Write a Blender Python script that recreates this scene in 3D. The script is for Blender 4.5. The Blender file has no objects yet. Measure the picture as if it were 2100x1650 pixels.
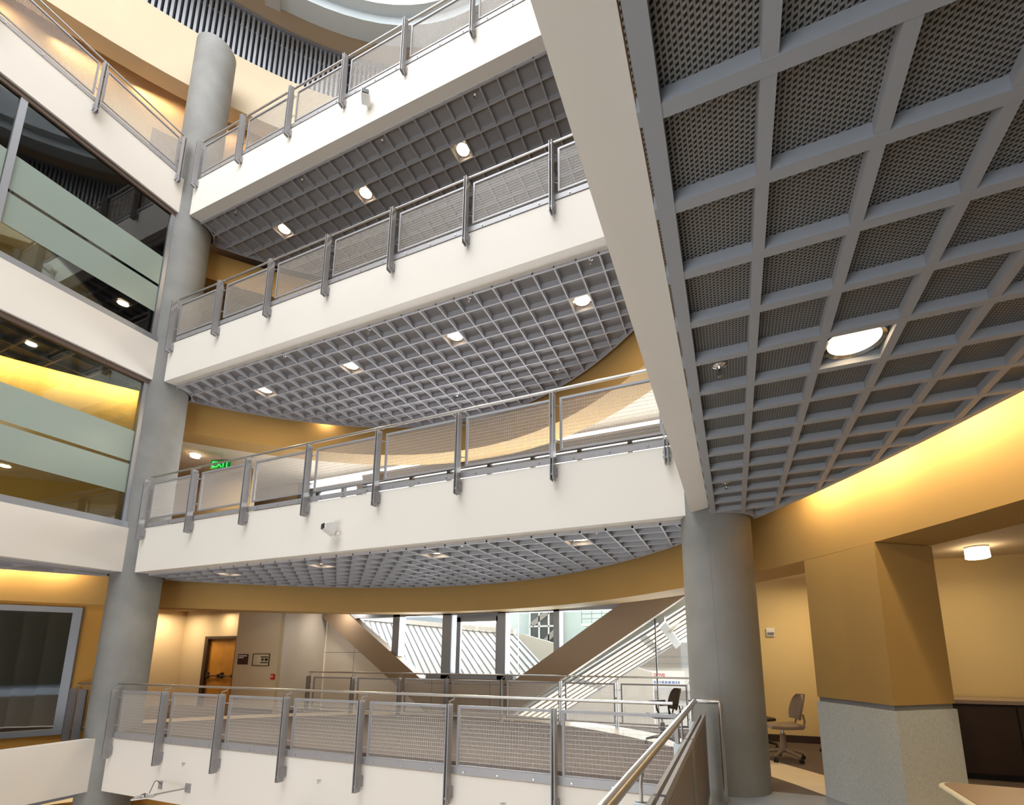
import bpy, bmesh, math, random
from math import sin, cos, pi, sqrt, radians, floor
from mathutils import Vector, Matrix

sc = bpy.context.scene
C = sc.collection
random.seed(4)

# ---------------------------------------------------------------- camera
CZ = 1.669
F_PX, CX, CY = 969.2853, 1117.6264, 1165.9352
PITCH, YAW, ROLL = radians(10.1408), radians(21.5767), radians(-0.0829)
cd = bpy.data.cameras.new('camera'); cam = bpy.data.objects.new('camera', cd); C.objects.link(cam)
cd.sensor_fit = 'HORIZONTAL'; cd.sensor_width = 36.0; cd.lens = F_PX / 2100 * 36
cd.shift_x = (1050 - CX) / 2100; cd.shift_y = (CY - 825) / 2100
cd.clip_start = 0.05; cd.clip_end = 400
fw = Vector((-sin(YAW)*cos(PITCH), cos(YAW)*cos(PITCH), sin(PITCH)))
rt = Vector((cos(YAW), sin(YAW), 0)); up = rt.cross(fw)
rt2 = cos(ROLL)*rt + sin(ROLL)*up; up2 = -sin(ROLL)*rt + cos(ROLL)*up
m = Matrix((rt2, up2, -fw)).transposed().to_4x4(); m.translation = (0, 0, CZ)
cam.matrix_world = m
sc.camera = cam

# ---------------------------------------------------------------- view, world, big lights
sc.view_settings.view_transform = 'Standard'; sc.view_settings.look = 'None'
sc.view_settings.gamma = 1.0; sc.view_settings.use_curve_mapping = False
sc.view_settings.exposure = 0.27
try:
    sc.cycles.max_bounces = 9; sc.cycles.diffuse_bounces = 5; sc.cycles.glossy_bounces = 4
    sc.cycles.transparent_max_bounces = 16; sc.cycles.transmission_bounces = 4
    sc.cycles.sample_clamp_indirect = 6.0; sc.cycles.caustics_reflective = False; sc.cycles.caustics_refractive = False
except Exception:
    pass
SKY = 3.0
w = bpy.data.worlds.new('world'); sc.world = w; w.use_nodes = True
bg = w.node_tree.nodes['Background']; bg.inputs['Color'].default_value = (1.0, 1.0, 1.0, 1); bg.inputs['Strength'].default_value = SKY

def area(name, loc, direction, sx, sy, power, color, shape='RECTANGLE', spread=180):
    l = bpy.data.lights.new(name, 'AREA'); l.shape = shape; l.size = sx; l.size_y = sy
    l.energy = power; l.color = color; l.spread = radians(spread)
    o = bpy.data.objects.new(name, l); C.objects.link(o); o.location = loc
    o.rotation_euler = Vector(direction).to_track_quat('-Z', 'Y').to_euler()
    return o
# daylight of the overcast sky coming down through the glass roof
area('skylight_daylight', (-6.2, -1.0, 23.6), (0, 0.3, -1), 11, 13, 1620, (0.93, 0.97, 1.0))
# added fill light high behind the viewpoint, brightens the upper edge bands
area('upper_front_fill', (-6.0, -8.2, 18.6), (0, 1, -0.12), 12, 6.5, 480, (0.80, 0.91, 1.0))
# added uplight low behind the viewpoint, lifts the soffits and grid ceilings
area('low_front_uplight', (-5.8, -8.2, -2.7), (0, .5, 1.0), 12.5, 4.4, 350, (0.76, 0.89, 1.0))
# daylight at the glass wall behind the far galleries
area('window_daylight', (-6.6, 11.95, 2.0), (0, -1, 0.05), 6, 1.7, 260, (0.95, 0.98, 1.0))
area('window_daylight', (-2.0, 11.95, 1.0), (0, -1, 0.05), 4, 3.4, 200, (0.95, 0.98, 1.0))
area('window_daylight', (-5.5, 11.1, 5.9), (0, -1, 0.1), 14, 2.2, 420, (0.95, 0.98, 1.0))
WARM = (1.0, 0.79, 0.48)
# added cool fill lamp before the closed front wall, for near column and pier
area('near_gallery_fill', (-1.4, -8.2, 1.9), (0.06, 1, 0), 3.6, 2.8, 135, (0.66, 0.84, 1.0))

# ---------------------------------------------------------------- materials
def lin(c):
    r = []
    for v in c:
        v = v/255
        r.append(v/12.92 if v <= 0.04045 else ((v+0.055)/1.055)**2.4)
    return (*r, 1)
def mat(name, rgb, rough=0.6, metal=0.0, spec=0.5, emit=None, estr=0.0):
    m = bpy.data.materials.new(name); m.use_nodes = True
    b = m.node_tree.nodes['Principled BSDF']
    b.inputs['Base Color'].default_value = lin(rgb); b.inputs['Roughness'].default_value = rough
    b.inputs['Metallic'].default_value = metal; b.inputs['Specular IOR Level'].default_value = spec
    if emit: b.inputs['Emission Color'].default_value = lin(emit); b.inputs['Emission Strength'].default_value = estr
    return m
def mottle(m, amount=0.08, scale=3.0, detail=5, bump=0.0, bscale=40):
    """break the flat colour up a little with noise"""
    nt = m.node_tree; b = nt.nodes['Principled BSDF']; base = tuple(b.inputs['Base Color'].default_value)
    tc = nt.nodes.new('ShaderNodeTexCoord'); n = nt.nodes.new('ShaderNodeTexNoise')
    n.inputs['Scale'].default_value = scale; n.inputs['Detail'].default_value = detail
    nt.links.new(tc.outputs['Object'], n.inputs['Vector'])
    cr = nt.nodes.new('ShaderNodeValToRGB')
    cr.color_ramp.elements[0].position = 0.3; cr.color_ramp.elements[1].position = 0.7
    cr.color_ramp.elements[0].color = tuple(c*(1-amount) for c in base[:3])+(1,)
    cr.color_ramp.elements[1].color = tuple(min(1, c*(1+amount)) for c in base[:3])+(1,)
    nt.links.new(n.outputs['Fac'], cr.inputs['Fac']); nt.links.new(cr.outputs['Color'], b.inputs['Base Color'])
    if bump:
        n2 = nt.nodes.new('ShaderNodeTexNoise'); n2.inputs['Scale'].default_value = bscale; n2.inputs['Detail'].default_value = 4
        nt.links.new(tc.outputs['Object'], n2.inputs['Vector'])
        bp = nt.nodes.new('ShaderNodeBump'); bp.inputs['Strength'].default_value = bump; bp.inputs['Distance'].default_value = 0.01
        nt.links.new(n2.outputs['Fac'], bp.inputs['Height']); nt.links.new(bp.outputs['Normal'], b.inputs['Normal'])
    return m
M = {}
M['fascia'] = mottle(mat('off_white_paint', (224, 217, 208), 0.7), 0.02, 0.6)
M['tan'] = mottle(mat('tan_plaster', (186, 148, 86), 0.75), 0.03, 0.8)
M['cream'] = mottle(mat('cream_plaster', (198, 180, 152), 0.75), 0.03, 0.7)
M['ochre'] = mottle(mat('ochre_paint', (205, 150, 66), 0.75), 0.02, 0.8)
M['yellow'] = mottle(mat('yellow_paint', (228, 202, 146), 0.75), 0.02, 0.8)
M['offceil'] = mat('ceiling_paint', (222, 206, 184), 0.8)
M['concrete'] = mottle(mat('fair_faced_concrete', (128, 127, 124), 0.75), 0.13, 1.6, 8, 0.25, 18)
M['whitepanel'] = mottle(mat('pale_wall_panels', (226, 218, 206), 0.6), 0.03, 1.2)
M['wire'] = mat('bright_steel_wire', (196, 190, 184), 0.4, 0.2)
M['steel'] = mottle(mat('grey_painted_steel', (152, 150, 152), 0.42, 0.2), 0.03, 5)
M['steel_lt'] = mat('brushed_stainless', (196, 192, 188), 0.28, 0.9)
M['rib'] = mat('ceiling_grid_paint', (174, 172, 176), 0.5, 0.0)
M['rib_near'] = mat('ceiling_grid_slate_paint', (156, 158, 163), 0.5, 0.0)
M['panel'] = mat('ceiling_panel_paint', (146, 143, 142), 0.6, 0.0)
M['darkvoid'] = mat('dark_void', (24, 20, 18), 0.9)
M['chrome'] = mat('chrome', (220, 220, 222), 0.12, 1.0)
M['carpet'] = mottle(mat('taupe_carpet', (102, 88, 80), 0.95), 0.12, 60, 3, 0.3, 120)
M['floorgrey'] = mottle(mat('grey_resin_floor', (134, 140, 148), 0.45), 0.12, 2.5, 6)
M['stone'] = mottle(mat('pale_stone', (236, 218, 190), 0.4), 0.05, 3)
M['dado'] = mottle(mat('speckled_plaster', (204, 206, 204), 0.8), 0.10, 55, 4, 0.3, 70)
M['aluminium'] = mat('window_aluminium', (150, 152, 158), 0.4, 0.5)
M['bronze'] = mat('taupe_cladding', (150, 128, 104), 0.5, 0.2)
M['wood'] = mottle(mat('honey_wood', (186, 130, 52), 0.45), 0.12, 4)
M['darkwood'] = mottle(mat('dark_brown_laminate', (58, 40, 30), 0.5), 0.1, 6)
M['black'] = mat('black_plastic', (28, 26, 26), 0.5)
M['chair'] = mat('taupe_plastic', (136, 118, 104), 0.5)
M['chairdark'] = mat('dark_brown_plastic', (58, 44, 34), 0.5)
M['tabletop'] = mat('beige_laminate', (152, 132, 116), 0.35)
M['tableedge'] = mat('cream_edge_band', (226, 218, 196), 0.45)
M['white'] = mat('white_plastic', (232, 230, 226), 0.5)
M['red'] = mat('red_plastic', (176, 24, 18), 0.4)
M['lampwarm'] = mat('warm_lamp_glass', (255, 240, 220), 0.5, emit=(255, 226, 180), estr=6)
M['lampshade'] = mat('glowing_white_shade', (255, 245, 230), 0.5, emit=(255, 226, 180), estr=7)
M['tube'] = mat('white_light_tube', (255, 250, 240), 0.5, emit=(255, 226, 190), estr=2.2)
M['green'] = mat('green_lit_letters', (40, 230, 90), 0.5, emit=(50, 255, 110), estr=1.4)
M['greendark'] = mat('green_glass_plate', (30, 110, 40), 0.2, emit=(20, 160, 50), estr=0.25)
M['teal'] = mat('pale_teal_cladding', (196, 208, 206), 0.6)
M['roofmetal'] = mat('pale_zinc', (236, 234, 234), 0.5)
M['roofseam'] = mat('dark_seam', (96, 100, 112), 0.5)
M['asphalt'] = mat('grey_roof_felt', (150, 158, 168), 0.8)
M['outwhite'] = mat('white_render', (236, 232, 228), 0.8)
M['wglass_dark'] = mat('dark_glazing', (70, 74, 74), 0.15)
M['bluetext'] = mat('blue_grey_ink', (120, 140, 190), 0.6)
M['redtext'] = mat('red_ink', (200, 60, 60), 0.6)

def glass_mat(name, tint, fres=1.5, gl=1.0):
    m = bpy.data.materials.new(name); m.use_nodes = True; nt = m.node_tree
    for n in list(nt.nodes): nt.nodes.remove(n)
    o = nt.nodes.new('ShaderNodeOutputMaterial'); mx = nt.nodes.new('ShaderNodeMixShader')
    t = nt.nodes.new('ShaderNodeBsdfTransparent'); t.inputs['Color'].default_value = lin(tint)
    g = nt.nodes.new('ShaderNodeBsdfGlossy'); g.inputs['Roughness'].default_value = 0.02; g.inputs['Color'].default_value = (gl, gl, gl, 1)
    f = nt.nodes.new('ShaderNodeFresnel'); f.inputs['IOR'].default_value = fres
    nt.links.new(f.outputs[0], mx.inputs[0]); nt.links.new(t.outputs[0], mx.inputs[1]); nt.links.new(g.outputs[0], mx.inputs[2])
    nt.links.new(mx.outputs[0], o.inputs[0]); return m
M['glass'] = glass_mat('clear_glass', (206, 222, 222), 1.7)
M['glassblue'] = glass_mat('clear_window_glass', (246, 249, 249), 1.3)
def frost_mat():
    m = bpy.data.materials.new('frosted_glass_film'); m.use_nodes = True; nt = m.node_tree
    b = nt.nodes['Principled BSDF']; b.inputs['Base Color'].default_value = lin((158, 172, 164)); b.inputs['Roughness'].default_value = 0.25
    o = nt.nodes['Material Output']; mx = nt.nodes.new('ShaderNodeMixShader'); mx.inputs[0].default_value = 0.78
    t = nt.nodes.new('ShaderNodeBsdfTransparent'); t.inputs['Color'].default_value = lin((225, 235, 228))
    nt.links.new(t.outputs[0], mx.inputs[1]); nt.links.new(b.outputs[0], mx.inputs[2]); nt.links.new(mx.outputs[0], o.inputs[0])
    return m
M['frost'] = frost_mat()
def perf_mat(name, pu, pv, fu, fv, metal_rgb, hole_rgb, ax='X', ay='Y', slant=0.0):
    """rows of staggered slots punched in painted metal"""
    m = mat(name, metal_rgb, 0.45, 0.3); nt = m.node_tree; b = nt.nodes['Principled BSDF']
    tc = nt.nodes.new('ShaderNodeTexCoord'); sp = nt.nodes.new('ShaderNodeSeparateXYZ'); nt.links.new(tc.outputs['Object'], sp.inputs[0])
    def mt(op, a, bb=None):
        n = nt.nodes.new('ShaderNodeMath'); n.operation = op
        for i, v in enumerate((a, bb)):
            if v is None: continue
            if isinstance(v, (int, float)): n.inputs[i].default_value = v
            else: nt.links.new(v, n.inputs[i])
        return n.outputs[0]
    u = mt('DIVIDE', sp.outputs[ax], pu); v = mt('DIVIDE', sp.outputs[ay], pv)
    fl = mt('FLOOR', u); st = mt('MULTIPLY', mt('FLOORED_MODULO', fl, 2.0), 0.5)
    fu_ = mt('FRACT', u); v2 = mt('ADD', mt('ADD', v, st), mt('MULTIPLY', fu_, slant)); fv_ = mt('FRACT', v2)
    hole = mt('MULTIPLY', mt('LESS_THAN', fu_, fu), mt('LESS_THAN', fv_, fv))
    mx = nt.nodes.new('ShaderNodeMix'); mx.data_type = 'RGBA'
    mx.inputs[6].default_value = lin(metal_rgb); mx.inputs[7].default_value = lin(hole_rgb)
    nt.links.new(hole, mx.inputs[0]); nt.links.new(mx.outputs[2], b.inputs['Base Color'])
    h = mt('MULTIPLY', mt('PINGPONG', u, 0.5), 1.0)
    bp = nt.nodes.new('ShaderNodeBump'); bp.inputs['Strength'].default_value = 0.6; bp.inputs['Distance'].default_value = 0.006
    nt.links.new(h, bp.inputs['Height']); nt.links.new(bp.outputs['Normal'], b.inputs['Normal'])
    return m
M['perf'] = perf_mat('perforated_ceiling_panel', 0.0165, 0.0175, 0.66, 0.52, (146, 143, 140), (26, 24, 22), slant=0.45)
M['perfrail'] = perf_mat('perforated_rail_panel', 0.030, 0.022, 0.35, 0.4, (118, 104, 92), (186, 176, 160), 'Z', 'Y')
def line_mat(name, rgb, dark, px, pz, wdt, ox=0, oz=0):
    """wall panels with thin joints"""
    m = mat(name, rgb, 0.6); nt = m.node_tree; b = nt.nodes['Principled BSDF']
    tc = nt.nodes.new('ShaderNodeTexCoord'); sp = nt.nodes.new('ShaderNodeSeparateXYZ'); nt.links.new(tc.outputs['Object'], sp.inputs[0])
    def mt(op, a, bb=None):
        n = nt.nodes.new('ShaderNodeMath'); n.operation = op
        for i, v in enumerate((a, bb)):
            if v is None: continue
            if isinstance(v, (int, float)): n.inputs[i].default_value = v
            else: nt.links.new(v, n.inputs[i])
        return n.outputs[0]
    a = mt('LESS_THAN', mt('FLOORED_MODULO', mt('SUBTRACT', sp.outputs['X'], ox), px), wdt)
    c = mt('LESS_THAN', mt('FLOORED_MODULO', mt('SUBTRACT', sp.outputs['Z'], oz), pz), wdt)
    k = mt('MAXIMUM', a, c)
    mx = nt.nodes.new('ShaderNodeMix'); mx.data_type = 'RGBA'; mx.inputs[6].default_value = lin(rgb); mx.inputs[7].default_value = lin(dark)
    nt.links.new(k, mx.inputs[0]); nt.links.new(mx.outputs[2], b.inputs['Base Color']); return m
M['tilewall'] = line_mat('panelled_wall', (228, 218, 204), (150, 140, 128), 1.86, 1.2, 0.018, -10.95, 0.5)

# ---------------------------------------------------------------- mesh builder
class MB:
    def __init__(s): s.v = []; s.f = []
    def quad(s, a, b, c, d):
        n = len(s.v); s.v += [a, b, c, d]; s.f.append((n, n+1, n+2, n+3)); return s
    def poly(s, pts):
        n = len(s.v); s.v += list(pts); s.f.append(tuple(range(n, n+len(pts)))); return s
    def hexa(s, p):
        n = len(s.v); s.v += [tuple(q) for q in p]
        for f in ((0, 3, 2, 1), (4, 5, 6, 7), (0, 1, 5, 4), (1, 2, 6, 5), (2, 3, 7, 6), (3, 0, 4, 7)): s.f.append(tuple(n+i for i in f))
        return s
    def box(s, x0, x1, y0, y1, z0, z1):
        return s.hexa([(x0, y0, z0), (x1, y0, z0), (x1, y1, z0), (x0, y1, z0), (x0, y0, z1), (x1, y0, z1), (x1, y1, z1), (x0, y1, z1)])
    def prism(s, pts, axis, a, b):
        """extrude a polygon of 2-D points along an axis: 'z' pts=(x,y), 'y' pts=(x,z), 'x' pts=(y,z)"""
        def P(p, t): return (p[0], p[1], t) if axis == 'z' else ((p[0], t, p[1]) if axis == 'y' else (t, p[0], p[1]))
        n = len(s.v); k = len(pts); s.v += [P(p, a) for p in pts]+[P(p, b) for p in pts]
        s.f.append(tuple(n+i for i in range(k))[::-1]); s.f.append(tuple(n+k+i for i in range(k)))
        for i in range(k): j = (i+1) % k; s.f.append((n+i, n+j, n+k+j, n+k+i))
        return s
    def bar(s, a, b, wd, ht, upv=(0, 0, 1)):
        a = Vector(a); b = Vector(b); d = (b-a).normalized(); u = Vector(upv)
        if abs(d.dot(u)) > 0.99: u = Vector((0, 1, 0))
        r = d.cross(u).normalized(); u = r.cross(d).normalized(); r *= wd/2; u *= ht/2
        return s.hexa([a-r-u, a+r-u, b+r-u, b-r-u, a-r+u, a+r+u, b+r+u, b-r+u])
    def tube(s, pts, r, n=10, cap=True):
        pts = [Vector(p) for p in pts]; rs = r if isinstance(r, (list, tuple)) else [r]*len(pts); base = len(s.v); prev = None
        for i, p in enumerate(pts):
            d = (pts[min(i+1, len(pts)-1)]-pts[max(i-1, 0)]).normalized()
            if prev is None:
                u = d.cross(Vector((0, 0, 1)));
                if u.length < 1e-3: u = d.cross(Vector((0, 1, 0)))
            else: u = prev-d*prev.dot(d)
            u.normalize(); prev = u; vv = d.cross(u)
            for k in range(n):
                t = 2*pi*k/n; s.v.append(tuple(p+(u*cos(t)+vv*sin(t))*rs[i]))
        for i in range(len(pts)-1):
            for k in range(n):
                a = base+i*n+k; b = base+i*n+(k+1) % n; s.f.append((a, b, b+n, a+n))
        if cap:
            s.f.append(tuple(base+k for k in range(n))[::-1]); e = base+(len(pts)-1)*n; s.f.append(tuple(e+k for k in range(n)))
        return s
    def lathe(s, prof, c=(0, 0, 0), n=24, cap=True):
        """profile of (radius, z) turned about the vertical through c"""
        base = len(s.v)
        for r, z in prof:
            for k in range(n): t = 2*pi*k/n; s.v.append((c[0]+r*cos(t), c[1]+r*sin(t), c[2]+z))
        for i in range(len(prof)-1):
            for k in range(n):
                a = base+i*n+k; b = base+i*n+(k+1) % n; s.f.append((a, b, b+n, a+n))
        if cap and prof[0][0] > 1e-6: s.f.append(tuple(base+k for k in range(n))[::-1])
        if cap and prof[-1][0] > 1e-6: e = base+(len(prof)-1)*n; s.f.append(tuple(e+k for k in range(n)))
        return s
    def build(s, name, m, parent=None, smooth=False, bevel=0, loc=None, rz=0.0):
        me = bpy.data.meshes.new(name); me.from_pydata([tuple(v) for v in s.v], [], s.f); me.update()
        bm = bmesh.new(); bm.from_mesh(me); bmesh.ops.recalc_face_normals(bm, faces=bm.faces); bm.to_mesh(me); bm.free()
        if smooth:
            me.polygons.foreach_set('use_smooth', [True]*len(me.polygons))
            try: me.set_sharp_from_angle(angle=radians(35))
            except Exception: pass
        me.materials.append(m); o = bpy.data.objects.new(name, me); C.objects.link(o)
        if parent: o.parent = parent
        if loc: o.location = loc
        o.rotation_euler.z = rz
        if bevel:
            b = o.modifiers.new('bevel', 'BEVEL'); b.width = bevel; b.segments = 2; b.limit_method = 'ANGLE'
        return o
def tag(o, label=None, cat=None, group=None, kind=None):
    if label: o['label'] = label
    if cat: o['category'] = cat
    if group: o['group'] = group
    if kind: o['kind'] = kind
    return o
def struct(o, label=None):
    o['kind'] = 'structure'
    if label: o['label'] = label; o['category'] = 'building part'
    return o
def empty(name, loc=(0, 0, 0), rz=0.0, **k):
    o = bpy.data.objects.new(name, None); C.objects.link(o); o.location = loc; o.rotation_euler.z = rz; o.empty_display_size = 0.1
    return tag(o, **k)
def copy_tree(o, parent=None):
    c = o.copy(); C.objects.link(c)
    if parent: c.parent = parent
    for ch in [x for x in list(C.objects) if x.parent == o]: copy_tree(ch, c)
    return c
def text_mesh(name, body, size, m, parent, loc, rot, extrude=0.002):
    cu = bpy.data.curves.new(name, 'FONT'); cu.body = body; cu.size = size; cu.extrude = extrude; cu.align_x = 'CENTER'; cu.align_y = 'CENTER'; cu.resolution_u = 3
    t = bpy.data.objects.new(name+'_c', cu); C.objects.link(t); bpy.context.view_layer.update()
    me = bpy.data.meshes.new_from_object(t); bpy.data.objects.remove(t)
    me.materials.clear(); me.materials.append(m); o = bpy.data.objects.new(name, me); C.objects.link(o)
    if parent: o.parent = parent
    o.location = loc; o.rotation_euler = rot; return o

# ---------------------------------------------------------------- plan: rectangular atrium inside an oval drum
EX, EY, EA, EB = -6.148, -7.413, 10.263, 17.664
XL, YF, XN = -12.05, 6.06, -0.394
ZB = [-1.0, 3.395, 7.876, 12.387]
ZT = [0.0, 4.36, 8.83, 13.37]
PB = [0.0, 4.45, 8.90, 13.44]
FL = [0.12, 4.46, 8.94, 13.48]
ZC_NEAR = 3.33
BEAMZ = [None, 2.76, 7.12, 11.5, 17.35]
def ey(x, off=0.0):
    t = 1-((x-EX)/(EA+off))**2
    return EY+(EB+off)*sqrt(max(t, 0))
def exx(y, side, off=0.0):
    t = 1-((y-EY)/(EB+off))**2
    return EX+side*(EA+off)*sqrt(max(t, 0))
def ept(th, off=0.0): return (EX+(EA+off)*cos(th), EY+(EB+off)*sin(th))
def th_at_y(y, side):
    s = (y-EY)/EB; a = math.asin(max(-1, min(1, s))); return a if side > 0 else pi-a
def arc_wall(mb, th0, th1, o0, o1, z0, z1, n=48):
    """solid following the oval between two offsets"""
    for i in range(n):
        a = th0+(th1-th0)*i/n; b = th0+(th1-th0)*(i+1)/n
        p = [ept(a, o0), ept(b, o0), ept(b, o1), ept(a, o1)]
        mb.quad((*p[0], z0), (*p[1], z0), (*p[1], z1), (*p[0], z1)); mb.quad((*p[3], z0), (*p[2], z0), (*p[2], z1), (*p[3], z1))
        mb.quad((*p[0], z0), (*p[1], z0), (*p[2], z0), (*p[3], z0)); mb.quad((*p[0], z1), (*p[1], z1), (*p[2], z1), (*p[3], z1))
        if i == 0: mb.quad((*p[0], z0), (*p[3], z0), (*p[3], z1), (*p[0], z1))
        if i == n-1: mb.quad((*p[1], z0), (*p[2], z0), (*p[2], z1), (*p[1], z1))
    return mb

# ---------------------------------------------------------------- fascias, slabs, soffits
tn = [0]
def trim(mb, m, label=None):
    tn[0] += 1; return struct(mb.build('trim_%d' % tn[0], m), label)
for i in range(4):
    trim(MB().box(-11.87, -0.47, YF, YF+0.235, ZB[i], ZT[i]), M['fascia'], 'off-white edge band of the far gallery')
    trim(MB().box(XL-0.21, XL, -8.4, 5.97, ZB[i], ZT[i]), M['fascia'], 'off-white edge band of the window gallery')
trim(MB().prism([(-0.18, -3.2), (-0.394, -3.2), (-0.394, 5.93), (-0.18, 5.80)], 'z', 3.39, 4.36), M['fascia'], 'off-white beam edge over the viewpoint')
for i in (2, 3): trim(MB().box(XN, XN+0.21, -8.4, 5.9, ZB[i], ZT[i]), M['fascia'])
trim(MB().box(XN, XN+0.21, -3.2, 5.9, ZB[0], ZT[0]), M['fascia'])
for i in range(1, 4): trim(MB().box(XL-0.21, XN+.21, -8.4, -8.2, ZB[i], ZT[i]), M['fascia'])
for i in range(4):
    f = FL[i]; t = f-0.30; fm = M['carpet'] if i else M['floorgrey']
    fl = MB().box(-17.2, 7.0, 6.29, 11.6, t, f) if i else MB().box(-19.0, 7.0, 6.29, 10.45, t, f)
    struct(fl.build('floor', M['carpet']))
    if i: struct(MB().box(-17.2, -12.26, -8.5, 6.29, t, f).build('floor', fm))
    else: struct(MB().box(-17.2, -12.26, -8.5, 6.0, -1.1, -0.9).build('floor', fm))
    struct(MB().box(-0.18, 7.0, -8.5 if i != 1 else -3.2, 6.29, t, f).build('floor', fm))
# pale stone band in the floor below the curved beam
struct(arc_wall(MB(), th_at_y(1, 1), th_at_y(1, -1), 0.45, 1.15, FL[0]-0.02, FL[0]+0.004).build('floor', M['stone']))
struct(MB().box(-17.5, 7.5, -9, 13, -5.3, -5.0).build('floor', mottle(mat('pale_terrazzo', (214, 206, 194), .4), .05, 20)))
struct(arc_wall(MB(), th_at_y(-3, 1), th_at_y(-3, -1), 0.2, 0.5, -5.0, -1.4, 40).build('wall_lower', M['ochre']))

# curved beams, hung below each floor
T1 = th_at_y(-6, 1); T2 = th_at_y(-6, -1)
struct(arc_wall(MB(), T1, T2, 0.45, 1.18, BEAMZ[1], FL[1]-0.3, 72).build('beam_curved', M['tan']), 'curved tan beam over the ground gallery')
TL = th_at_y(6.2, -1)
struct(arc_wall(MB(), T1, TL, 0.2, 0.93, BEAMZ[2], 8.2, 72).build('beam_curved', M['tan']), 'curved tan beam over the middle gallery')
struct(arc_wall(MB(), T1, TL, 0.2, 0.93, BEAMZ[3], 12.30, 72).build('beam_curved', M['tan']), 'curved tan beam over the upper gallery')
struct(arc_wall(MB(), T1, T2, 0.45, 0.98, BEAMZ[4], 19.22, 72).build('wall_drum', M['cream']), 'curved cream wall band under the dark louvres')
struct(arc_wall(MB(), T1, T2, 0.98, 6.0, 17.9, 18.0, 60).build('ceiling', M['offceil']))
struct(arc_wall(MB(), T1, T2, 1.38, 1.5, FL[3], 17.9, 60).build('wall_drum', M['cream']))
# ceilings behind the beams
for i, z in ((1, 3.02), (2, 7.45), (3, 11.9)):
    q = MB(); n = 64
    for k in range(n):
        x0, x1 = -19+26*k/n, -19+26*(k+1)/n
        y0, y1 = [(ey(x, .9) if abs(x-EX) < EA+.9 else -3.0) for x in (x0, x1)]
        y0, y1 = max(y0, -3.0), max(y1, -3.0); ye = 11.32
        q.hexa([(x0, y0, z), (x1, y1, z), (x1, ye, z), (x0, ye, z), (x0, y0, z+.08), (x1, y1, z+.08), (x1, ye, z+.08), (x0, ye, z+.08)])
    struct(q.build('ceiling', M['offceil']))
# outer shell
struct(MB().box(7.0, 7.2, -9, 13, -5, 21).build('wall_right', M['yellow']))
M['frontwall'] = mottle(mat('taupe_wall_paint', (150, 140, 128), .8), .02, 1)
struct(MB().box(-18, 7.2, -9.0, -8.5, -0.4, 15.2).build('wall_front', M['frontwall'])); struct(MB().box(-18, 7.2, -9.0, -8.5, 22, 24).build('wall_front', M['frontwall']))
struct(MB().box(-18, -12.2, -9.0, -8.5, 15.2, 22).build('wall_front', M['frontwall'])); struct(MB().box(.6, 7.2, -9.0, -8.5, 15.2, 22).build('wall_front', M['frontwall']))
struct(MB().box(-18, -12.2, -9.0, -8.5, -5, -.4).build('wall_front', M['fascia'])); struct(MB().box(0.6, 7.2, -9.0, -8.5, -5, -.4).build('wall_front', M['fascia']))
wf = bpy.data.objects.new('window_7', None); C.objects.link(wf); struct(wf, 'glazed front of the atrium')  # unseen openings added in the front wall so sky light enters from behind
q = MB()
for k in range(7): x = -12.2+k*12.8/6; q.box(x-.08, x+.08, -8.9, -8.7, -5, -.4); q.box(x-.08, x+.08, -8.9, -8.7, 15.2, 22)
q.box(-12.2, .6, -8.88, -8.72, -2.6, -2.45)
q.build('window_frame', M['aluminium'], wf)
struct(arc_wall(MB(), th_at_y(6.6, -1), T2, 0.5, 0.7, -1.0, BEAMZ[1], 30).build('wall_left', M['ochre']))
struct(arc_wall(MB(), th_at_y(6.2, -1), T2, 0.5, 0.7, FL[1], FL[2]-.3, 30).build('wall_left', M['ochre']))
struct(arc_wall(MB(), th_at_y(6.2, -1), T2, 0.5, 0.7, FL[2], FL[3]-.3, 30).build('wall_left', M['ochre']))
struct(MB().box(-19.2, -19.0, -9, 13, -5, 21).build('wall_left', M['yellow']))
struct(MB().box(-19, 7, 11.6, 11.8, FL[2], 21.0).build('wall_back', M['yellow']))

# ---------------------------------------------------------------- drum top: louvres, soffit, ring, glass roof
lou = MB(); n = 0; th = th_at_y(-2, 1)
while th < th_at_y(-2, -1):
    p = ept(th, 0.50); q = ept(th, 0.60); d = Vector((-sin(th)*(EA), cos(th)*EB)).normalized()*0.033
    lou.hexa([(p[0]-d.x, p[1]-d.y, 19.25), (p[0]+d.x, p[1]+d.y, 19.25), (q[0]+d.x, q[1]+d.y, 19.25), (q[0]-d.x, q[1]-d.y, 19.25),
              (p[0]-d.x, p[1]-d.y, 21.0), (p[0]+d.x, p[1]+d.y, 21.0), (q[0]+d.x, q[1]+d.y, 21.0), (q[0]-d.x, q[1]-d.y, 21.0)])
    th += 0.128/sqrt((EA*sin(th))**2+(EB*cos(th))**2)
lo = empty('louvre_screen', (EX, 9.8, 19.2), label='curved band of pale vertical louvres with dark gaps under the glass roof', cat='louvre screen')
b = lou.build('slats', M['aluminium'], lo); b.location = (-EX, -9.8, -19.2)
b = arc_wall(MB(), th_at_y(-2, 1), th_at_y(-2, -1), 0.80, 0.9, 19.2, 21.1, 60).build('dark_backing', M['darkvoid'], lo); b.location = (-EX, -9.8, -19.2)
b = arc_wall(MB(), th_at_y(-2, 1), th_at_y(-2, -1), 0.44, 0.60, 20.98, 21.06, 60).build('top_rail', M['aluminium'], lo); b.location = (-EX, -9.8, -19.2)
b = arc_wall(MB(), th_at_y(-2, 1), th_at_y(-2, -1), 0.62, 0.66, 20.55, 20.62, 60).build('tie_rail', M['aluminium'], lo); b.location = (-EX, -9.8, -19.2)
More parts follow.
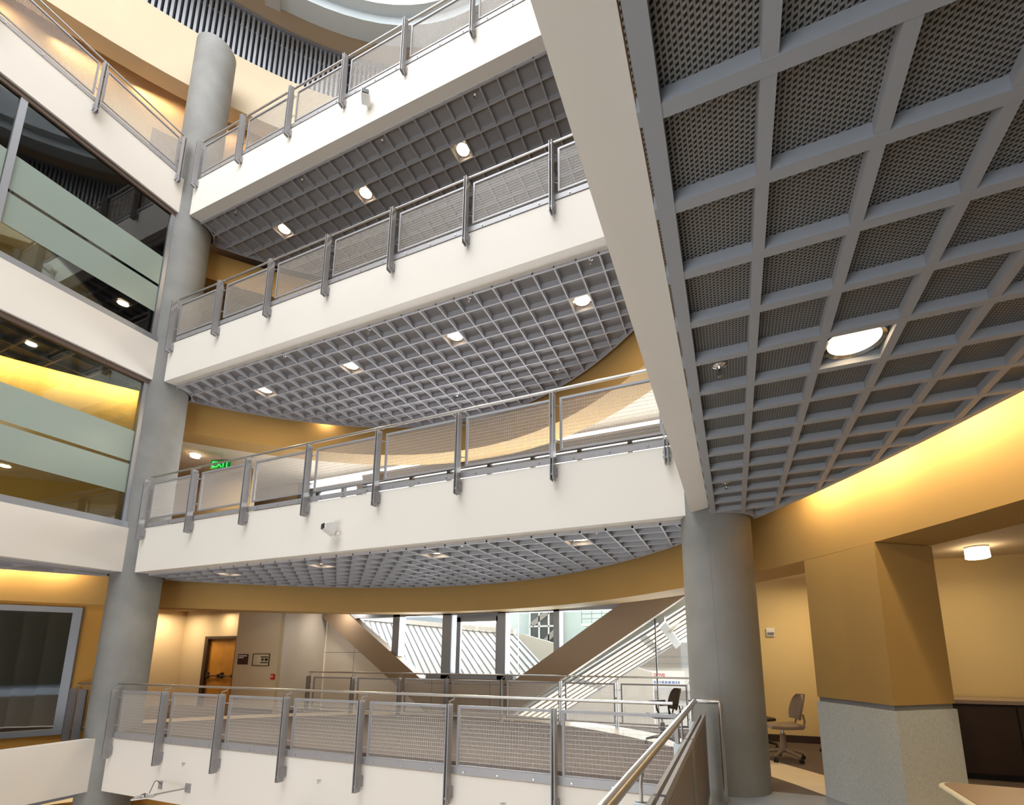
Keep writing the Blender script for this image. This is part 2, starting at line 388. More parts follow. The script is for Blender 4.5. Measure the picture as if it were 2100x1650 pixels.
struct(arc_wall(MB(), T1, T2, -0.15, 1.4, 21.08, 21.3, 60).build('ceiling', mat('brown_grey_soffit', (190, 170, 144), .7)))
M['greyring'] = mat('grey_metal_cladding', (192, 200, 204), 0.5, 0.1)
trim(arc_wall(MB(), T1, T2, -0.70, -0.15, 20.95, 21.5, 60), M['greyring'], 'curved grey metal ring below the glass roof')
trim(arc_wall(MB(), T1, T2, -1.0, -0.70, 21.25, 22.3, 60), M['greyring'])
struct(arc_wall(MB(), T1, T2, -0.6, 1.4, 21.6, 24.3, 60).build('wall_drum', M['fascia']))
sk = empty('skylight_frame', (EX, 3, 22.4), label='grey steel frame of crossing members under the bright glass roof', cat='roof frame')
kk = 0
def skbar(a, b, wd=0.22, ht=0.34):
    o = MB().bar(a, b, wd, ht).build('steel_member', M['greyring'], sk); o.location = (-EX, -3, -22.4)
nodes = [(-12.4, 6.3), (-10.4, 7.95), (-8.35, 8.85), (-6.2, 9.15), (-4.0, 8.9), (-1.9, 8.0), (0.0, 6.4)]
inner = [(-11.0, 3.2), (-9.0, 4.6), (-7.2, 5.2), (-5.2, 5.2), (-3.2, 4.7), (-1.3, 3.4)]
for i, p in enumerate(nodes):
    if i < len(inner): skbar((*p, 21.9), (*inner[i], 23.0))
    if i > 0: skbar((*p, 21.9), (*inner[i-1], 23.0))
    if i: skbar((*nodes[i-1], 21.9), (*p, 21.9), 0.16, 0.2)
for i in range(1, len(inner)): skbar((*inner[i-1], 23.0), (*inner[i], 23.0), 0.16, 0.25)
for x in (-11, -9, -7.2, -5.2, -3.2, -1.3): skbar((x, 4.2 if x not in (-11, -1.3) else 3.2, 23.0), (x, -8, 23.6), 0.16, 0.3)
def floodlight(loc, rz, label):
    e = empty('floodlight', loc, rz, label=label, cat='floodlight', group='floodlights under the roof ring')
    MB().prism([(-.22, -.1), (.22, -.16), (.22, .16), (-.22, .1)], 'x', -.2, .2).build('housing', M['steel'], e, bevel=.02)
    MB().tube([(0, 0, .1), (0, .05, .32)], .03, 8).build('yoke', M['steel'], e)
    MB().box(-.24, .24, -.02, .02, .30, .34).build('mounting_plate', M['steel'], e)
floodlight((-11.3, 7.0, 20.6), 0.8, 'grey floodlight hanging from the roof ring above the louvres')

# ---------------------------------------------------------------- ceiling grids
COLS = [((-12.27, 6.32), 0.455), ((-0.13, 6.32), 0.425)]
def clip_circ(p, q, c, r):
    """pieces of segment p-q outside a circle"""
    d = Vector(q)-Vector(p); f = Vector(p)-Vector(c); A = d.dot(d); B = 2*f.dot(d); D = B*B-4*A*(f.dot(f)-r*r)
    if D <= 0: return [(p, q)]
    t0 = (-B-sqrt(D))/(2*A); t1 = (-B+sqrt(D))/(2*A)
    if t1 <= 0 or t0 >= 1: return [(p, q)]
    out = []
    if t0 > 0: out.append((p, tuple(Vector(p)+d*t0)))
    if t1 < 1: out.append((tuple(Vector(p)+d*t1), q))
    return out
def ceiling(z, wing, x0, y0, pitch, rw, pm, dep=0.115, rm=None):
    root = bpy.data.objects.new('ceiling', None); C.objects.link(root); struct(root, 'grey metal grid ceiling of the %s' % wing)
    g = MB(); segs = []
    if wing == 'far gallery':
        xa, xb, ya = -12.63, -0.30, 6.295
        xs = [x0-k*pitch for k in range(-4, 31) if xa < x0-k*pitch < xb]
        ys = [y0+k*pitch for k in range(0, 12)]
        for x in xs:
            if ey(x) > ya+.02: segs.append(((x, ya), (x, ey(x))))
        for y in ys:
            l, r = max(exx(y, -1), xa), min(exx(y, 1), xb)
            if y < EY+EB and r > l: segs.append(((l, y), (r, y)))
        edge = [(x, ey(x)) for x in [xa+(xb-xa)*k/40 for k in range(41)]]
        strips = [((edge[k][0], ya), (edge[k+1][0], ya), edge[k+1], edge[k]) for k in range(40)]
    else:
        side = 1 if wing.startswith('near') else -1
        ya, yb = (-3.0, 6.28); xi = -0.175 if side > 0 else -12.27
        yb = min(yb, 6.28)
        xs = [x0+side*k*pitch for k in range(0, 12)]; ys = [y0+k*pitch for k in range(-30, 30) if ya < y0+k*pitch < yb]
        for y in ys:
            if side*(exx(y, side)-xi) > .02: segs.append(((xi, y), (exx(y, side), y)))
        for x in xs:
            if side*(x-xi) < 0 or abs(x-EX) > EA: continue
            t = ey(x); segs.append(((x, ya), (x, min(t, yb))))
        yy = [ya+(yb-ya)*k/30 for k in range(31)]
        edge = [(exx(y, side), y) for y in yy if side*(exx(y, side)-xi) > 0]
        strips = [((xi, edge[k][1]), edge[k], edge[k+1], (xi, edge[k+1][1])) for k in range(len(edge)-1)]
    for si, (p, q) in enumerate(segs):
        lift = .0015 if abs(p[0]-q[0]) < 1e-6 else 0.0
        for (a, b) in [s for s in clip_circ(p, q, *[(c, r+.06) for c, r in COLS][0])]:
            for (c, d) in clip_circ(a, b, COLS[1][0], COLS[1][1]+.06):
                if (Vector(c)-Vector(d)).length > .02: g.bar((*c, z+dep/2+lift), (*d, z+dep/2+lift), rw, dep)
    for k in range(len(edge)-1): g.bar((*edge[k], z+dep/2-.002-.0005*(k%2)), (*edge[k+1], z+dep/2-.002-.0005*(k%2)), rw, dep)
    if wing != 'far gallery': g.box(min(xi+side*.012, xi+side*.075), max(xi+side*.012, xi+side*.075), ya, 5.9, z-.0025, z+dep)
    else: g.box(-11.9, -.5, ya, ya+.03, z-.0025, z+dep)
    for c, r in COLS:
        n = 24
        for k in range(n):
            a, b = 2*pi*k/n, 2*pi*(k+1)/n; R = r+.06; pa = (c[0]+R*cos(a), c[1]+R*sin(a)); pb = (c[0]+R*cos(b), c[1]+R*sin(b))
            okf = (lambda P: P[1] > 6.3 and -12.6 < P[0] < -.3) if wing == 'far gallery' else ((lambda P: side*(P[0]-xi) > 0 and P[1] < 6.3))
            if okf(pa) and okf(pb): g.bar((*pa, z+dep/2-.004-.0005*(k%2)), (*pb, z+dep/2-.004-.0005*(k%2)), rw, dep)
    g.build('ceiling_grid', rm or M['rib'], root)
    p = MB()
    for s in strips: p.quad(*[(q[0], q[1], z+dep) for q in s])
    pnl = p.build('ceiling_panels', pm, root)
    sd = pnl.modifiers.new('solid', 'SOLIDIFY'); sd.thickness = 0.01; sd.offset = 0
    return root
ZCF = [None, 3.36, 7.84, 12.35]
for i in (1, 2, 3): ceiling(ZCF[i], 'far gallery', -1.575, 6.29+.375, 0.3775, 0.025, M['panel'])
for i in (1, 2, 3): ceiling(ZCF[i], 'window gallery', -12.6, 5.9, 0.3775*1.6, 0.03, M['panel'])
ceiling(ZC_NEAR, 'near gallery', 0.2039, 0.8976, 0.3518, 0.046, M['perf'], 0.062, M['rib_near'])
for i in (2, 3): struct(MB().box(-0.18, 4, -8.4, 6.3, ZB[i]+.1, ZB[i]+.15).build('ceiling', M['panel']))

# ---------------------------------------------------------------- columns
def column(c, r, z0, z1, label):
    e = MB().lathe([(r, z0), (r, z1)], (c[0], c[1], 0), 64).build('concrete_column', M['concrete'], smooth=True)
    e.location = (0, 0, 0); return tag(e, label, 'column')
cl = column((-12.27, 6.32), 0.455, -5.0, 18.08, 'tall round concrete column rising through every gallery beside the large windows')
cn = column((-0.13, 6.32), 0.425, -5.0, 13.4, 'thick round concrete column behind the near steel railing')
# formwork seam on the near column
s = MB(); random.seed(7); zz = 0.9; pts = []
while zz < 3.1:
    a = -1.72+random.uniform(-.012, .012)-0.03*(zz-2); pts.append((-0.13+.424*cos(a), 6.32+.424*sin(a), zz)); zz += .06
s.tube(pts, 0.004, 5).build('formwork_seam', M['concrete'], cn)

# ---------------------------------------------------------------- railings
def mesh_panel_mb(w_, z0, z1, px=0.017, pz=0.052, tv=0.0030, thz=0.0032):
    m = MB(); n = int(w_/px)
    for k in range(1, n): x = w_*k/n; m.box(x-tv/2, x+tv/2, -tv/2, tv/2, z0, z1)
    nz = int((z1-z0)/pz)
    for k in range(1, nz): z = z0+(z1-z0)*k/nz; m.box(0, w_, -thz/2-.002, thz/2-.002, z-thz/2, z+thz/2)
    return m
SP = 1.582
_mesh_cache = {}
def shared(name, key, mbf, m, parent, loc, smooth=False):
    if key not in _mesh_cache:
        o = mbf().build(name, m, parent, smooth=smooth); _mesh_cache[key] = o; o.location = loc; return o
    s0 = _mesh_cache[key]; o = s0.copy(); C.objects.link(o); o.parent = parent; o.location = loc; o.name = name; return o
def post_mb():
    m = MB()
    for s_ in (-1, 1): m.box(s_*.021-.006, s_*.021+.006, -.078, .032, -.37, .965)
    m.box(-.015, .015, -.06, -.03, -.30, -.27); m.box(-.015, .015, -.03, .01, .62, .65)
    return m
def bracket_mb():
    m = MB().box(-.040, .040, -.03, .079, -.30, -.15)
    for zz in (-.26, -.19):
        for s_ in (-1, 1): m.tube([(s_*.038, .0, zz), (s_*.052, .0, zz)], .013, 8)
    return m
def bolts_mb():
    m = MB()
    for zz in (-.26, -.19):
        for s_ in (-1, 1): m.tube([(s_*.04, .0, zz), (s_*.052, .0, zz)], .013, 8)
    return m
def arm_mb():
    m = MB().tube([(0, -.02, .955), (0, -.02, 1.0), (0.03, .05, 1.02), (0.03, .05, 1.055)], .008, 8)
    return m
def frame_mb(L):
    def f():
        m = MB(); z0, z1 = .10, .94; fy = .0
        m.box(0, .036, fy-.014, fy+.014, z0, z1); m.box(L-.032, L, fy-.012, fy+.012, z0, z1)
        m.box(.032, L-.032, fy-.016, fy+.016, z1-.038, z1); m.box(.032, L-.032, fy-.012, fy+.012, z0, z0+.032)
        for zz in (.26, .80):
            for x in (-.065, L-.005): m.tube([(x, -.05, zz), (x+.06, -.0, zz)], .007, 6)
        return m
    return f
def railing(root, xs, x_end0, x_end1, curb=True, cz=(0.0, 0.10), panel_ends=None, bracket=True):
    """parts along local +x; posts in the plane y=0, the slab edge on the +y side"""
    for x in xs:
        p = shared('post', 'post', post_mb, M['steel'], root, (x, 0, 0))
        if bracket: shared('bracket', 'bracket', bracket_mb, M['steel'], p, (0, 0, 0));
        shared('handrail_arm', 'arm', arm_mb, M['steel'], p, (0, 0, 0), True)
    spans = [(xs[i]+.075, xs[i+1]-.05) for i in range(len(xs)-1)]
    if panel_ends: spans += panel_ends
    for a, b_ in spans:
        L = round(b_-a, 3)
        f = shared('mesh_panel', ('frame', L), frame_mb(L), M['steel'], root, (a, .085, 0))
        shared('wire_mesh', ('wires', L), lambda: mesh_panel_mb(L-.06, .13, .905), M['wire'], f, (.03, 0, 0))
    MB().tube([(x_end0, .07, 1.07), (x_end1, .07, 1.07)], .021, 14).build('handrail', M['steel_lt'], root, smooth=True)
    if curb:
        m = MB().box(x_end0+.12, x_end1+.05, .062, .080, cz[0]+.012, cz[1])
        k = m.build('kick_plate', M['steel'], root)
        x = x_end0+.3
        while x < x_end1: shared('bolt', 'kbolt', lambda: MB().tube([(0, .050, 0), (0, .063, 0)], .012, 8), M['steel_lt'], k, (x, 0, cz[0]+.05), True); x += SP/3
XS = [-11.73+SP*k for k in range(8)]
names = ['lowest', 'second', 'third', 'topmost']
for i in range(4):
    e = empty('guard_railing', (0, 5.985, PB[i]), label='%s of the four stacked wire mesh railings along the far galleries' % names[i], cat='railing', group='steel and wire mesh railings round the atrium')
    railing(e, XS, -11.82 if i == 0 else -11.75, -0.74 if i == 0 else -0.52, cz=(ZT[i]-PB[i], FL[i]-PB[i]), panel_ends=None)
e = empty('guard_railing', (-11.975, 0, PB[3]), pi/2, label='wire mesh railing on top of the window gallery, meeting the tall column', cat='railing', group='steel and wire mesh railings round the atrium')
YS = [5.76-1.63*k for k in range(8)][::-1]
railing(e, YS, -6, 5.82, cz=(ZT[3]-PB[3], FL[3]-PB[3]))
e = empty('guard_railing', (0, 10.16, FL[0]-.02), label='wire mesh railing at the back of the ground gallery before the V-shaped brace', cat='railing', group='steel and wire mesh railings round the atrium')
railing(e, [-11.1, -9.53, -8.0, -6.6, -5.1, -3.65, -2.39, -0.9, 0.4], -11.2, 0.5, curb=False, bracket=False)
e = empty('guard_railing', (0, 5.985, PB[0]-.02), label='short railing half hidden behind the tall column by the lit ochre wall', cat='railing', group='steel and wire mesh railings round the atrium')
railing(e, [-13.20, -12.86], -13.25, -12.62, curb=False, bracket=False)

# near railing along the gallery edge
e = empty('guard_railing', (-0.455, 5.72, FL[0]), label='near stainless handrail with perforated panels running to the thick column', cat='railing')
r = .026
MB().tube([(0, -8.4, 1.02), (0, -.02, 1.02), (.012, 0, 1.02), (.25, 0, 1.02), (.262, 0, 1.008), (.262, 0, 0.0)], r, 20).build('handrail', M['steel_lt'], e, smooth=True)
MB().lathe([(.042, 0), (.042, .012)], (.262, 0, 0), 20).build('base_flange', M['steel_lt'], e)
for k, (ya, yb) in enumerate([(-1.66, .02), (-3.27, -1.70), (-4.88, -3.31), (-6.49, -4.92), (-8.1, -6.53)]):
    fr = MB(); z0, z1 = .04, .885; X = .070
    for xx in (X-.03, X+.012): fr.box(xx, xx+.022, ya, yb, z1-.045, z1)
    fr.box(X-.03, X+.034, ya, ya+.04, z0, z1-.045); fr.box(X-.03, X+.034, yb-.04, yb, z0, z1-.045); fr.box(X-.03, X+.034, ya+.04, yb-.04, z0, z0+.04)
    f = fr.build('panel_frame', M['steel'], e)
    MB().box(X+.020, X+.026, ya+.04, yb-.04, z0+.04, z1-.045).build('perforated_sheet', M['perfrail'], f)
    mw = MB(); n = int((yb-ya-.08)/.02)
    for q in range(1, n): y = ya+.04+(yb-ya-.08)*q/n; mw.box(X-.018, X-.0155, y-.0012, y+.0012, z0+.04, z1-.045)
    for q in range(1, 16): z = z0+.04+(z1-z0-.085)*q/16; mw.box(X-.0155, X-.013, ya+.04, yb-.04, z-.0016, z+.0016)
    mw.build('wire_mesh', M['steel_lt'], f)
for y in (-.35, -1.68, -3.29, -4.90, -6.51):
    p = MB()
    for s_ in (-1, 1): p.box(-.045, .035, y+s_*.021-.006, y+s_*.021+.006, -.49, .845)
    po = p.build('post', M['greyring'], e)
    MB().tube([(-.01, y, .84), (-.01, y, .93), (0, y, 1.0)], .009, 8).build('handrail_arm', M['steel_lt'], po, smooth=True)
    MB().box(-.02, .06, y-.04, y+.04, -.42, -.27).build('bracket', M['steel'], po)
MB().box(.062, .078, -8.3, .15, -.11, .012).build('kick_plate', M['greyring'], e)
MB().box(.025, .03, -.86, -.80, .62, .72).build('white_tag', M['white'], e)

# ---------------------------------------------------------------- glazing of the window gallery
def gallery_window(i, ztop, f0, f1, gap):
    e = bpy.data.objects.new('window_%d' % i, None); C.objects.link(e); struct(e, 'wide window of the window gallery with two frosted bands'); X = -12.16
    zb = ZT[i]+.14; f = MB()
    f.box(X-.05, X+.09, -8.2, 5.95, ZT[i]+.005, zb); 
    ys = [5.86, 3.2, 0.54, -2.12, -4.78]
    for k, y in enumerate(ys): f.box(X-.06, X+.05, y-.05, y+.05, zb, ztop)
    f.build('window_frame', M['aluminium'], e)
    MB().box(X-.07, X+.06, -8.2, 5.95, ztop-.10, ztop).build('head_frame', mat('bronze_frame', (96, 78, 68), .5), e)
    MB().box(X-.006, X+.006, -8.2, 5.9, zb, ztop).build('pane', M['glass'], e)
    fr = MB()
    for a, b_ in ((f0, gap-.035), (gap+.035, f1)):
        for k in range(len(ys)-1): fr.box(X+.008, X+.010, ys[k+1]+.06, ys[k]-.06, a, b_)
    fr.build('frosted_band', M['frost'], e)
gallery_window(1, ZB[2]-.01, 5.14, 6.57, 5.83)
gallery_window(2, ZB[3]-.01, 9.58, 11.05, 10.27)
# inner window of the ground level, set in the ochre wall
e = bpy.data.objects.new('window_3', None); C.objects.link(e); struct(e, 'grey framed inner window in the ochre wall')
def arcpiece(y0, y1, o0, o1, z0, z1, n=8): return arc_wall(MB(), th_at_y(y1, -1), th_at_y(y0, -1), o0, o1, z0, z1, n)
f = MB(); arc_wall(f, th_at_y(5.64, -1), th_at_y(1.5, -1), 0.42, .5, 2.56, 2.68, 12); arc_wall(f, th_at_y(5.64, -1), th_at_y(1.5, -1), .42, .5, .0, .12, 12); arc_wall(f, th_at_y(5.64, -1), th_at_y(5.52, -1), .42, .5, .12, 2.56, 2)
f.build('window_frame', M['aluminium'], e)
M['darkglass'] = mat('dark_reflecting_glass', (10, 26, 24), 0.03, 0.0, 1.0)
b_ = M['darkglass'].node_tree.nodes['Principled BSDF']; b_.inputs['IOR'].default_value = 2.2
arc_wall(MB(), th_at_y(5.52, -1), th_at_y(1.5, -1), .46, .48, .12, 2.56, 12).build('pane', M['darkglass'], e)

# ---------------------------------------------------------------- lamps
def downlight(loc, label, group, r=0.10, power=12, rim=0.022, estr=None):
    e = empty('recessed_downlight', loc, label=label, cat='downlight', group=group)
    MB().lathe([(r, 0.012), (r, 0.0), (r+rim, -.010), (r+rim, .004)], (0, 0, 0), 32, cap=False).build('trim_ring', M['chrome'], e, smooth=True)
    MB().lathe([(r+.002, .003), (0.0001, -.004)], (0, 0, 0), 32, cap=False).build('lamp_lens', M['lampwarm'], e, smooth=True)
    l = area('downlight_glow', (loc[0], loc[1], loc[2]-.02), (0, 0, -1), r*1.9, r*1.9, power, WARM, 'DISK'); l.parent = e; l.location = (0, 0, -.075)
    return e
lv = {3: ('top', [-10.06, -7.42, -4.76, -2.14], 7.24), 2: ('middle', [-10.06, -7.42, -4.76, -2.13], 7.22), 1: ('lowest', [-10.06, -7.42, -4.76, -2.13], 6.85)}
for i, (nm, xs, y) in lv.items():
    z = ZCF[i]+.06
    for k, x in enumerate(xs):
        order = ['first', 'second', 'third', 'fourth'][k]
        downlight((x, y, z), '%s downlight from the tall column in the %s far grid ceiling' % (order, nm), 'downlights in the far grid ceilings', 0.14, 22)
downlight((0.73, 2.83, ZC_NEAR+.045), 'large glowing downlight in the near perforated grid ceiling', None, 0.130, 30)
for k, x in enumerate((-10.06, -7.4)):
    downlight((x, 9.0, ZCF[2]+.3), 'small downlight glimpsed through the third railing, %s the tall column' % ('nearer to' if k == 0 else 'farther from'), 'downlights seen through the third railing', .07, 4)
    downlight((-13.4, 1.2+2.3*k, ZCF[2]+.07), 'dim downlight behind the window gallery glass on the second storey, %s' % ('farther from the column' if k == 0 else 'nearer the column'), 'downlights behind the gallery glass', .08, 30)
def sprinkler(loc, label):
    e = empty('sprinkler_head', loc, label=label, cat='sprinkler', group='chrome sprinkler heads in the grid ceilings')
    MB().lathe([(.045, 0), (.042, -.010), (.018, -.022), (.014, -.03)], (0, 0, 0), 24).build('escutcheon', M['chrome'], e, smooth=True)
    s_ = MB().lathe([(.010, -.02), (.010, -.045), (.004, -.065), (.003, -.075)], (0, 0, 0), 12)
    for t in (0, pi): s_.tube([(.012*cos(t), .012*sin(t), -.04), (.018*cos(t), .018*sin(t), -.055), (0, 0, -.075)], .0025, 6)
    s_.lathe([(.0001, -.074), (.019, -.076), (.019, -.080), (.0001, -.081)], (0, 0, 0), 16)
    s_.build('spray_deflector', M['chrome'], e, smooth=True)
for i, (nm, L) in {3: ('top', [(-4.02, 6.48), (-6.28, 6.48), (-8.58, 6.48), (-10.8, 6.48)]), 2: ('middle', [(-1.76, 6.46), (-4.02, 6.46), (-6.28, 6.46), (-8.55, 6.46), (-10.8, 6.46), (-3.26, 9.1), (-5.9, 9.1), (-8.8, 9.1)]), 1: ('lowest', [(-1.76, 6.2+.3), (-4.02, 6.48), (-6.28, 6.48), (-5.53, 8.16), (-8.5, 6.48)])}.items():
    row = ['first', 'second', 'third', 'fourth', 'fifth']; a = 0; b2 = 0
    fr = sorted([p for p in L if p[1] < 7]); bk = sorted([p for p in L if p[1] >= 7])
    for k, p in enumerate(fr): sprinkler((p[0], p[1], ZCF[i]+.105), '%s sprinkler from the tall column, front row of the %s far ceiling' % (row[k], nm))
    for k, p in enumerate(bk): sprinkler((p[0], p[1], ZCF[i]+.105), '%s sprinkler from the tall column, back row of the %s far ceiling' % (row[k], nm))
sprinkler((.028, 2.81, ZC_NEAR+.060), 'chrome sprinkler in the near ceiling beside the large downlight')
sprinkler((.028, 4.94, ZC_NEAR+.060), 'small sprinkler in the near ceiling close to the thick column')

def cove(y0, y1, side, z, power, off=0.16, n=5, tilt=-0.15, col=WARM):
    t0, t1 = th_at_y(y0, side), th_at_y(y1, side)
    for k in range(n):
        t = t0+(t1-t0)*(k+.5)/n; p = ept(t, off); nx, ny = cos(t)*(EB), sin(t)*(EA); q = Vector((nx, ny)).normalized()
        a = ept(t0+(t1-t0)*k/n, off); b2 = ept(t0+(t1-t0)*(k+1)/n, off); L = (Vector(a)-Vector(b2)).length*.8
        l = bpy.data.lights.new('cove_strip', 'AREA'); l.shape = 'RECTANGLE'; l.size = L; l.size_y = .06; l.energy = power*L; l.color = col
        o = bpy.data.objects.new('cove_strip', l); C.objects.link(o); o.location = (*p, z)
        zax = -Vector((q.x, q.y, tilt)).normalized(); xax = Vector((-q.y, q.x, 0)); yax = zax.cross(xax)
        o.matrix_world = Matrix((xax, yax, zax)).transposed().to_4x4() if False else Matrix.Translation((*p, z)) @ Matrix((xax, yax, zax)).transposed().to_4x4()
cove(-1.5, 5.9, 1, ZC_NEAR+.22, 14, n=10, tilt=-0.5)
cove(0.5, 5.6, -1, ZC_NEAR+.22, 12, n=6, tilt=-0.5)
cove(0.0, 6.7, -1, ZCF[2]+.16, 36, n=8, tilt=-0.5)
cove(0.0, 6.7, -1, ZCF[3]+.16, 30, n=8, tilt=-0.5)
for k in range(8):   # lamps hidden above the top curved band, washing the wall behind it
    t = th_at_y(1.0, -1)+(th_at_y(9.0, -1)-th_at_y(1.0, -1))*k/7; p = ept(t, 1.12); area('cove_strip', (*p, 17.3), (cos(t), sin(t), -1.4), 1.0, .08, 8, (1, .62, .30))

# ---------------------------------------------------------------- pier and room beside the near column
zc_ = FL[0]
pl = [(0.84, 6.30), (1.11, 5.91), (1.36, 5.48), (1.97, 5.93), (1.72, 6.36), (1.45, 6.75)]
pi_ = empty('pier', (1.4, 6.1, zc_), label='square tan pier with a speckled grey plaster base', cat='pier')
def rel(mb): mb.v = [(v[0]-1.4, v[1]-6.1, v[2]-zc_) for v in mb.v]; return mb
def grow(P, d):
    cx_ = sum(p[0] for p in P)/len(P); cy_ = sum(p[1] for p in P)/len(P); o = []
    for p in P: v = Vector((p[0]-cx_, p[1]-cy_)); o.append((cx_+v.x*(1+d/v.length), cy_+v.y*(1+d/v.length)))
    return o
rel(MB().prism(pl, 'z', 1.18, BEAMZ[1]-.004)).build('shaft', M['tan'], pi_)
rel(MB().prism(grow(pl, -.02), 'z', 1.13, 1.18)).build('reveal', M['aluminium'], pi_)
rel(MB().prism(grow(pl, .012), 'z', zc_, 1.13)).build('plaster_base', M['dado'], pi_)
# room behind
struct(MB().box(-0.7, 2.35, 9.75, 9.9, zc_, 3.02).build('wall_back', M['yellow']))
struct(MB().box(2.35, 7.0, 8.42, 8.6, zc_, 3.02).build('wall_back', M['yellow']))
struct(MB().box(2.25, 2.35, 8.6, 9.9, zc_, 3.02).build('wall_back', M['yellow']))
struct(MB().box(-0.7, 2.25, 9.72, 9.75, zc_, zc_+.12).build('baseboard_back', M['darkwood']))
cr = empty('credenza', (3.6, 8.05, zc_), label='long dark brown credenza with a pale wood top behind the pier', cat='cabinet')
MB().box(-1.2, 2.6, -.26, .3, .06, .90).build('body', M['darkwood'], cr)
MB().box(-1.2, 2.6, -.22, .3, 0, .06).build('plinth', M['black'], cr)
MB().box(-1.22, 2.62, -.30, .34, .91, .96).build('top', M['tabletop'], cr, bevel=.004)
for k in range(4): MB().box(-1.19+.79*k, -.42+.79*k, -.285, -.262, .08, .88).build('door', M['darkwood'], cr, bevel=.003)
lp = empty('ceiling_lamp', (2.99, 7.6, 3.02), label='glowing white drum lamp on the ceiling behind the curved beam', cat='lamp')
MB().lathe([(.12, 0), (.12, -.02)], (0, 0, 0), 32).build('ceiling_plate', M['white'], lp)
MB().lathe([(.12, -.02), (.125, -.15), (.10, -.16), (.0001, -.165)], (0, 0, 0), 32).build('lamp_shade', M['lampshade'], lp, smooth=True)
area('room_lamp', (2.9, 7.3, 2.72), (0, 0, -1), .5, .5, 9, WARM, 'DISK')
area('room_lamp', (1.2, 8.6, 2.9), (0, 0, -1), .25, .25, 19, WARM, 'DISK')
area('room_lamp', (4.5, 6.6, 2.9), (0, 0, -1), .25, .25, 9, WARM, 'DISK')
al = empty('alarm_strobe', (0.635, 9.745, 2.05), label='small white alarm horn with a strobe on the yellow wall', cat='alarm')
MB().box(-.07, .07, -.04, 0, -.075, .075).build('housing', M['white'], al, bevel=.006)
MB().box(-.055, .055, -.062, -.04, -.05, -.005).build('strobe_lens', M['chrome'], al, bevel=.008)

def task_chair(loc, rz, label, m1, m2, arms=False):
    e = empty('task_chair', loc, rz, label=label, cat='chair', group='swivel task chairs')
    st = MB()
    prof = [(-.23, .03), (-.22, .0), (.0, -.012), (.2, -.005), (.25, .02), (.25, .05), (.2, .055), (0, .04), (-.2, .055)]
    st.prism([(p[0], p[1]+.46) for p in prof], 'x', -.225, .225)
    st.build('seat', m1, e, bevel=.02)
    bk = MB(); N = 9; R = 7; fr = []
    for j in range(R):
        t = j/(R-1); z = .58+.36*t; hw = .20*(1-.35*max(0, t-.35)**2*2.2)*(0.8+.2*min(1, t*4))
        if j == R-1: hw *= .62
        for k in range(N):
            u = -1+2*k/(N-1); fr.append((u*hw, .245+.10*t**1.5-.07*(u*u), z))
    n0 = len(bk.v); bk.v += fr+[(x, y+.025, z) for x, y, z in fr]; K = R*N
    for j in range(R-1):
        for k in range(N-1):
            a = n0+j*N+k; bk.f.append((a, a+1, a+1+N, a+N)); bk.f.append((a+K, a+N+K, a+1+N+K, a+1+K))
    for k in range(N-1): bk.f.append((n0+k, n0+k+K, n0+k+1+K, n0+k+1)); a = n0+(R-1)*N+k; bk.f.append((a, a+1, a+1+K, a+K))
    for j in range(R-1):
        a = n0+j*N; bk.f.append((a, a+N, a+N+K, a+K)); a = n0+j*N+N-1; bk.f.append((a, a+K, a+N+K, a+N))
    bk.build('backrest', m1, e, smooth=True)
    up_ = MB()
    for s_ in (-1, 1): up_.tube([(s_*.12, .12, .45), (s_*.15, .24, .46), (s_*.15, .27, .56), (s_*.13, .26, .66)], .014, 8)
    up_.build('back_support', m2, e, smooth=True)
    MB().tube([(0, 0, .45), (0, 0, .36)], .022, 10).build('gas_lift', M['chrome'], e, smooth=True)
    MB().tube([(0, 0, .37), (0, 0, .30), (0, 0, .12)], [.036, .042, .05], 16).build('lift_cover', m2, e, smooth=True)
    for k in range(5):
        t = 2*pi*k/5+.5; d = Vector((cos(t), sin(t), 0))
        b = MB().tube([d*.03+Vector((0, 0, .14)), d*.16+Vector((0, 0, .12)), d*.29+Vector((0, 0, .085))], [.032, .026, .018], 10).build('base_leg', m2, e, smooth=True)
        cs = MB(); pd = Vector((-d.y, d.x, 0))
        for s_ in (-1, 1): c0 = d*.29+Vector((0, 0, .028)); cs.tube([c0+pd*s_*.008, c0+pd*s_*.024], .028, 14)
        cs.tube([d*.29+Vector((0, 0, .05)), d*.29+Vector((0, 0, .085))], .01, 8)
        cs.build('caster', M['black'], b, smooth=True)
    if arms:
        for s_ in (-1, 1): MB().tube([(s_*.22, .05, .46), (s_*.28, .02, .55), (s_*.28, .0, .68), (s_*.28, .18, .70), (s_*.28, -.15, .69)], .018, 8).build('armrest', m2, e, smooth=True)
    return e
task_chair((0.58, 8.15, zc_), radians(-74), 'taupe swivel task chair between the thick column and the pier', M['chair'], M['chair'])
task_chair((1.46, 8.9, zc_), radians(-82), 'taupe swivel chair mostly hidden behind the pier', M['chair'], M['chair'])
task_chair((0.25, 8.9, zc_), radians(120), 'dark swivel chair mostly hidden behind the thick column', M['chairdark'], M['black'])
task_chair((-1.25, 8.7, zc_), radians(-60), 'dark brown armchair on casters behind the far railing beside the thick column', M['chairdark'], M['black'], True)

